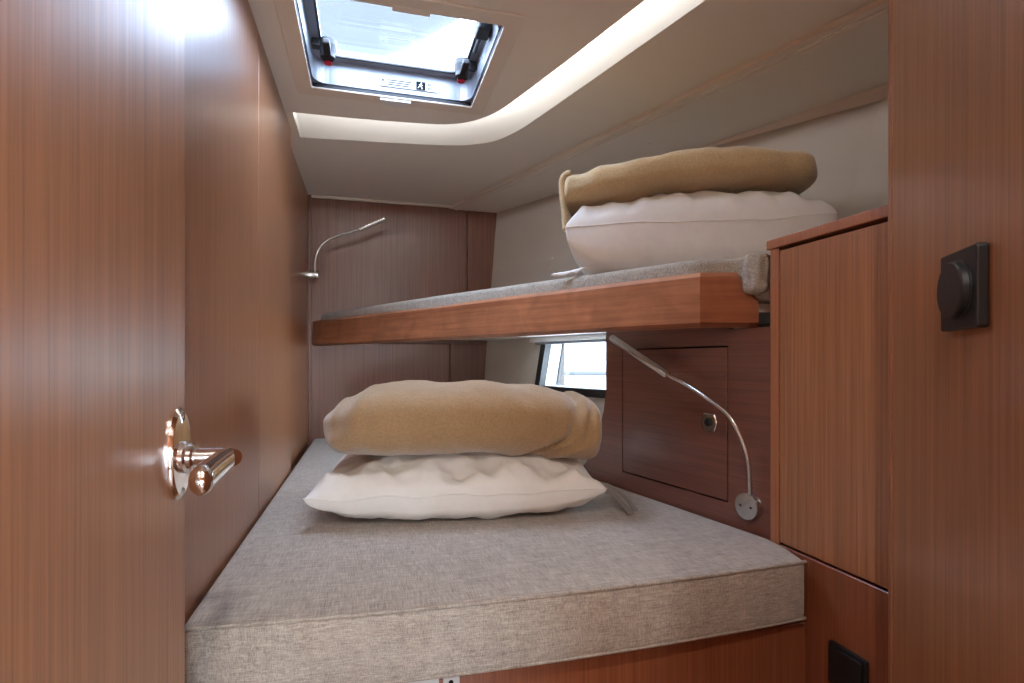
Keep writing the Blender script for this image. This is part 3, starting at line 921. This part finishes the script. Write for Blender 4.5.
bl1 = thing('blanket', (.245, 1.42, -.24), 'camel fleece blanket rolled up on the lower pillow', 'blanket', 'fleece blankets')
bm = blanket_mesh(.72, .36, .178, rotz(.248, 1.43, -.146, -7.0),
                  [(0, .42, -.012), (.05, .60, -.008), (.15, .94, .0), (.22, 1.0, .002), (.5, 1.0, 0), (.74, .98, -.006), (.88, .94, -.018), (.96, .92, -.030), (1, .82, -.038)],
                  1, droop=.0, crease=(.87, .20, -.04), capl=(.10, .06))
obj('roll', bm, M['blanket'], bl1, smooth=True)

p2 = thing('pillow', (.92, 1.40, .246), 'plump white pillow on the upper bunk under the folded blanket', 'pillow', 'white pillows')
MP2 = rotz(.906, 1.377, .372, -27.5)
bm, seam = pillow_mesh(.69, .30, .104, .146, 2, MP2, 2.0, .34)
obj('pillow_case', bm, M['pillow'], p2, smooth=True)
obj('seam', tube(B(), seam, .0016, 6), M['pillow'], p2, smooth=True)
# loose corner of the pillow case lying on the mattress
bm = B()
gr = []
for i in range(14):
    a = i / 13
    row = []
    for j in range(10):
        b = j / 9
        p = Vector((.555 + .055 * a - .045 * b, 1.435 + .03 * b - .04 * a,   .250 + .022 * a * (1 - b) + .003 * math.sin(b * 9 + a * 4)))
        row.append(bm.verts.new(p))
    gr.append(row)
for i in range(13):
    for j in range(9): bm.faces.new((gr[i][j], gr[i + 1][j], gr[i + 1][j + 1], gr[i][j + 1]))
o = obj('loose_corner', bm, M['pillow'], p2, smooth=True)
o.modifiers.new('thick', 'SOLIDIFY').thickness = .004

bl2 = thing('blanket', (.88, 1.38, .49), 'sand coloured fleece blanket folded on the upper pillow', 'blanket', 'fleece blankets')
MB2 = rotz(.900, 1.392, .528, -27.5)
bm = blanket_mesh(.70, .34, .116, MB2,
                  [(0, .90, -.036), (.06, .95, -.030), (.2, 1.0, -.014), (.45, 1.02, .004), (.7, .96, .004), (.88, .80, -.004), (1, .62, -.012)],
                  2, droop=.004, capl=(.035, .10))
obj('roll', bm, M['blanket_up'], bl2, smooth=True)
# outer layer folded down over the left end
bm = B(); gr = []
for i in range(26):
    a = i / 25
    row = []
    for j in range(20):
        b = j / 19
        y = -.150 + .26 * b
        if a < .4:
            t = a / .4
            x = -.318 - .026 * math.sin(t * math.pi / 2); z = -.020 + .022 * math.cos(t * math.pi / 2)
        else:
            t = (a - .4) / .6
            x = -.344 + .010 * t; z = -.020 - (.140 - .05 * b) * t
        x += .006 * noise.noise(Vector((a * 3, b * 4, 8))); z += .004 * noise.noise(Vector((a * 4, b * 5, 3)))
        row.append(bm.verts.new(MB2 @ Vector((x, y, z))))
    gr.append(row)
for i in range(25):
    for j in range(19): bm.faces.new((gr[i][j], gr[i + 1][j], gr[i + 1][j + 1], gr[i][j + 1]))
o = obj('fold', bm, M['blanket_up'], bl2, smooth=True)
sm = o.modifiers.new('thick', 'SOLIDIFY'); sm.thickness = .015; sm.offset = 0

# ================================================================= READING LAMPS
def reading_lamp(label, base_M, loc, pts, head, base_r):
    t = thing('reading_lamp', loc, label, 'lamp', 'flexible reading lamps')
    return t
# lower lamp on the locker front
q = LP + LD * .097
zc = -.332
rl = thing('reading_lamp', (q.x, q.y, zc), 'chrome gooseneck reading lamp on the locker above the lower mattress', 'lamp', 'gooseneck reading lamps')
MB_ = LM() @ Matrix.Translation((.097 * LL, zc, 0)) @ (Matrix.Identity(4) if sgn > 0 else Matrix.Rotation(math.pi, 4, 'X'))
b1 = smooth_by_angle(obj('base', lathe(B(), [(.033, 0), (.033, .012), (.030, .017), (.010, .018)], MB_, 40), M['steel'], rl), 35)
for s in (-.014, .014):
    obj('screw', lathe(B(), [(.003, .0172), (.003, .0185)], MB_ @ Matrix.Translation((s, 0, 0)), 10), M['black'], b1)
def lpt(s, z, n):      # a point by distance along the locker front, height, distance off it
    v = LP + LE * s + LN * n
    return Vector((v.x, v.y, z))
s0 = .097 * LL
neck = spline([lpt(.0575, zc + .022, .012), lpt(.051, -.290, .016), lpt(.0466, -.214, .030), lpt(.066, -.148, .045), lpt(.0905, -.117, .05), lpt(.1435, -.086, .055), lpt(.2005, -.060, .055), lpt(.2729, -.035, .055)], 10)
obj('gooseneck', tube(B(), neck, .0050, 12), M['steel'], rl, smooth=True)
hs, he = neck[-1], lpt(.5155, .073, .055)
dv = (he - hs)
hl = smooth_by_angle(obj('head', tube(B(), [hs, hs + dv * .01, hs + dv * .03, hs + dv * .985, he], [.006, .0100, .0110, .0110, .0100], 20), M['steel'], rl), 40)

# upper lamp in the far corner on the left wall
ul = thing('reading_lamp', (-.285, 2.80, .43), 'slim chrome gooseneck reading lamp in the corner above the upper bunk', 'lamp', 'gooseneck reading lamps')
Mu = Matrix.Translation((-.292, 2.80, .428)) @ Matrix.Rotation(math.radians(90), 4, 'Y')
smooth_by_angle(obj('base', lathe(B(), [(.020, 0), (.020, .034), (.017, .040), (.017, .056), (.012, .059)], Mu, 24), M['steel'], ul), 35)
nk = spline([(-.252, 2.795, .436), (-.252, 2.792, .49), (-.238, 2.786, .545), (-.205, 2.780, .590), (-.155, 2.772, .618), (-.09, 2.76, .640), (-.045, 2.752, .655)], 8)
obj('gooseneck', tube(B(), nk, .0056, 10), M['steel'], ul, smooth=True)
a_, b_ = nk[-1], Vector((.082, 2.728, .712))
smooth_by_angle(obj('head', tube(B(), [a_, a_ + (b_ - a_) * .03, b_ - (b_ - a_) * .02, b_], [.007, .0115, .0115, .010], 18), M['steel'], ul), 40)

# ================================================================= DIMMER AND SOCKET
ds = .285
def wpt(s, z, n=0.0):
    v = RP - RD * s + RN * n
    return (v.x, v.y, z)
MD = Matrix(((-RD.x, 0, RN.x, 0), (-RD.y, 0, RN.y, 0), (0, 1, 0, 0), (0, 0, 0, 1)))
DC = wpt(.150, .0)
c0 = Vector(wpt(.252, .080))
MDc = Matrix.Translation(c0) @ MD
dm = thing('dimmer_switch', tuple(c0), 'black dimmer switch with round knob on the right wall', 'switch')
obj('plate', prism(B(), rrect(-.044, .044, -.044, .044, .003, 3), 0, .011, .002, 2, MDc), M['black'], dm)
o = obj('knob', lathe(B(), [(.034, .011), (.034, .0118), (.0318, .0122), (.0314, .0175), (.0298, .0192), (.004, .0194)], MDc, 48), M['knob'], dm); smooth_by_angle(o, 30)
sk = thing('socket_cover', (CX, .784, -.566), 'square black socket cover on the cabinet near the floor', 'socket')
MS = frame_matrix((CX, .784, -.566), (0, -1, 0), (0, 0, 1))
if (MS.to_3x3() @ Vector((0, 0, 1))).x > 0: MS = MS @ Matrix.Rotation(math.pi, 4, 'Y')
obj('plate', prism(B(), rrect(-.040, .040, -.040, .040, .004, 3), 0, .008, .0015, 2, MS), M['black'], sk)
obj('flap', prism(B(), rrect(-.034, .034, -.034, .034, .004, 3), .008, .013, .002, 2, MS), M['black'], sk)

# ================================================================= ADDED DOWNLIGHTS behind the camera, unseen fill for door and near walls
for i, (x, y) in enumerate(((.05, -.25), (.05, -1.0))):
    dl = thing('fill_downlight', (x, y, CEIL), ('added unseen round ceiling fill light nearest the berths', 'added unseen round ceiling fill light by the rear wall')[i], 'light', 'added fill downlights')
    obj('bezel', lathe(B(), [(.042, 0), (.042, -.004), (.036, -.006), (.034, -.001)], Matrix.Translation((x, y, CEIL)), 28), M['steel'], dl)
    obj('lens', lathe(B(), [(.033, -.001), (.033, -.003)], Matrix.Translation((x, y, CEIL)), 24), M['fill_glow'], dl)
    l = bpy.data.lights.new('downlight', 'AREA'); l.shape = 'DISK'; l.size = .066; l.energy = FILL_DOWNLIGHT_W
    l.color = (1.0, .96, .90)
    lo_ = bpy.data.objects.new('fill_downlight_beam', l); lo_.parent = dl; lo_.location = (0, 0, -.008); C.objects.link(lo_)

for i, x in enumerate((-.08, .82)):  # unseen globes on the rear wall, added to send light up to the ceiling
    sc = thing('fill_globe', (x, -1.69, -.20), ('added unseen globe fill light, left on the rear wall', 'added unseen globe fill light, right on the rear wall')[i], 'lamp', 'added fill globes')
    Mq = Matrix.Translation((x, -1.70, -.20)) @ Matrix.Rotation(math.radians(-90), 4, 'X')
    obj('base', lathe(B(), [(.05, 0), (.05, .012), (.02, .02), (.02, .06)], Mq, 28), M['steel'], sc)
    pr = [(.085 * math.sin(math.pi * k / 16), .06 + .085 - .085 * math.cos(math.pi * k / 16)) for k in range(17)]
    obj('globe', lathe(B(), pr, Mq, 28), M['globe'], sc, smooth=True)

# ================================================================= OUTSIDE
bounce_slab = obj('bounce_ground', box(B(), -30, 40, -30, 40, -2.4, -1.9), M['bounce_ground']); tag(bounce_slab, kind='structure')  # pale ground, added to bounce daylight through the windows onto the ceiling
nb = thing('neighbour_boat', (3.1, 7.6, -1.9), 'pale boat moored outside the small window', 'boat')
def side(bm, x0, x1, y, z0, z1, th):
    Mx = Matrix.Translation((3.1, 7.6, 0)) @ Matrix.Rotation(math.radians(-22), 4, 'Z')
    t = bmesh.new(); box(t, x0, x1, y, y + th, z0, z1, .02, 1); merge(bm, t, Mx)
    return bm
obj('hull', side(B(), -5, 5, 0, -1.9, .02, 2.4), M['gelcoat'], nb)
obj('rub_rail', side(B(), -5, 5, -.06, -.20, -.13, .06), M['rubrail'], nb)
obj('cabin_top', side(B(), -.25, 3.2, .5, .02, 1.1, 1.4), M['gelcoat'], nb)
bmn = thing('sail_cover', (-.5, 1.6, 2.4), 'grey canvas sail cover seen through the roof hatch', 'sail cover')
bm = B()
tube(bm, [(-1.92, 5.87, 2.3), (-.18, 3.48, 2.3), (.66, 2.32, 2.3)], [.40, .45, .45], 20)
obj('cover', bm, M['canvas'], bmn, smooth=True)
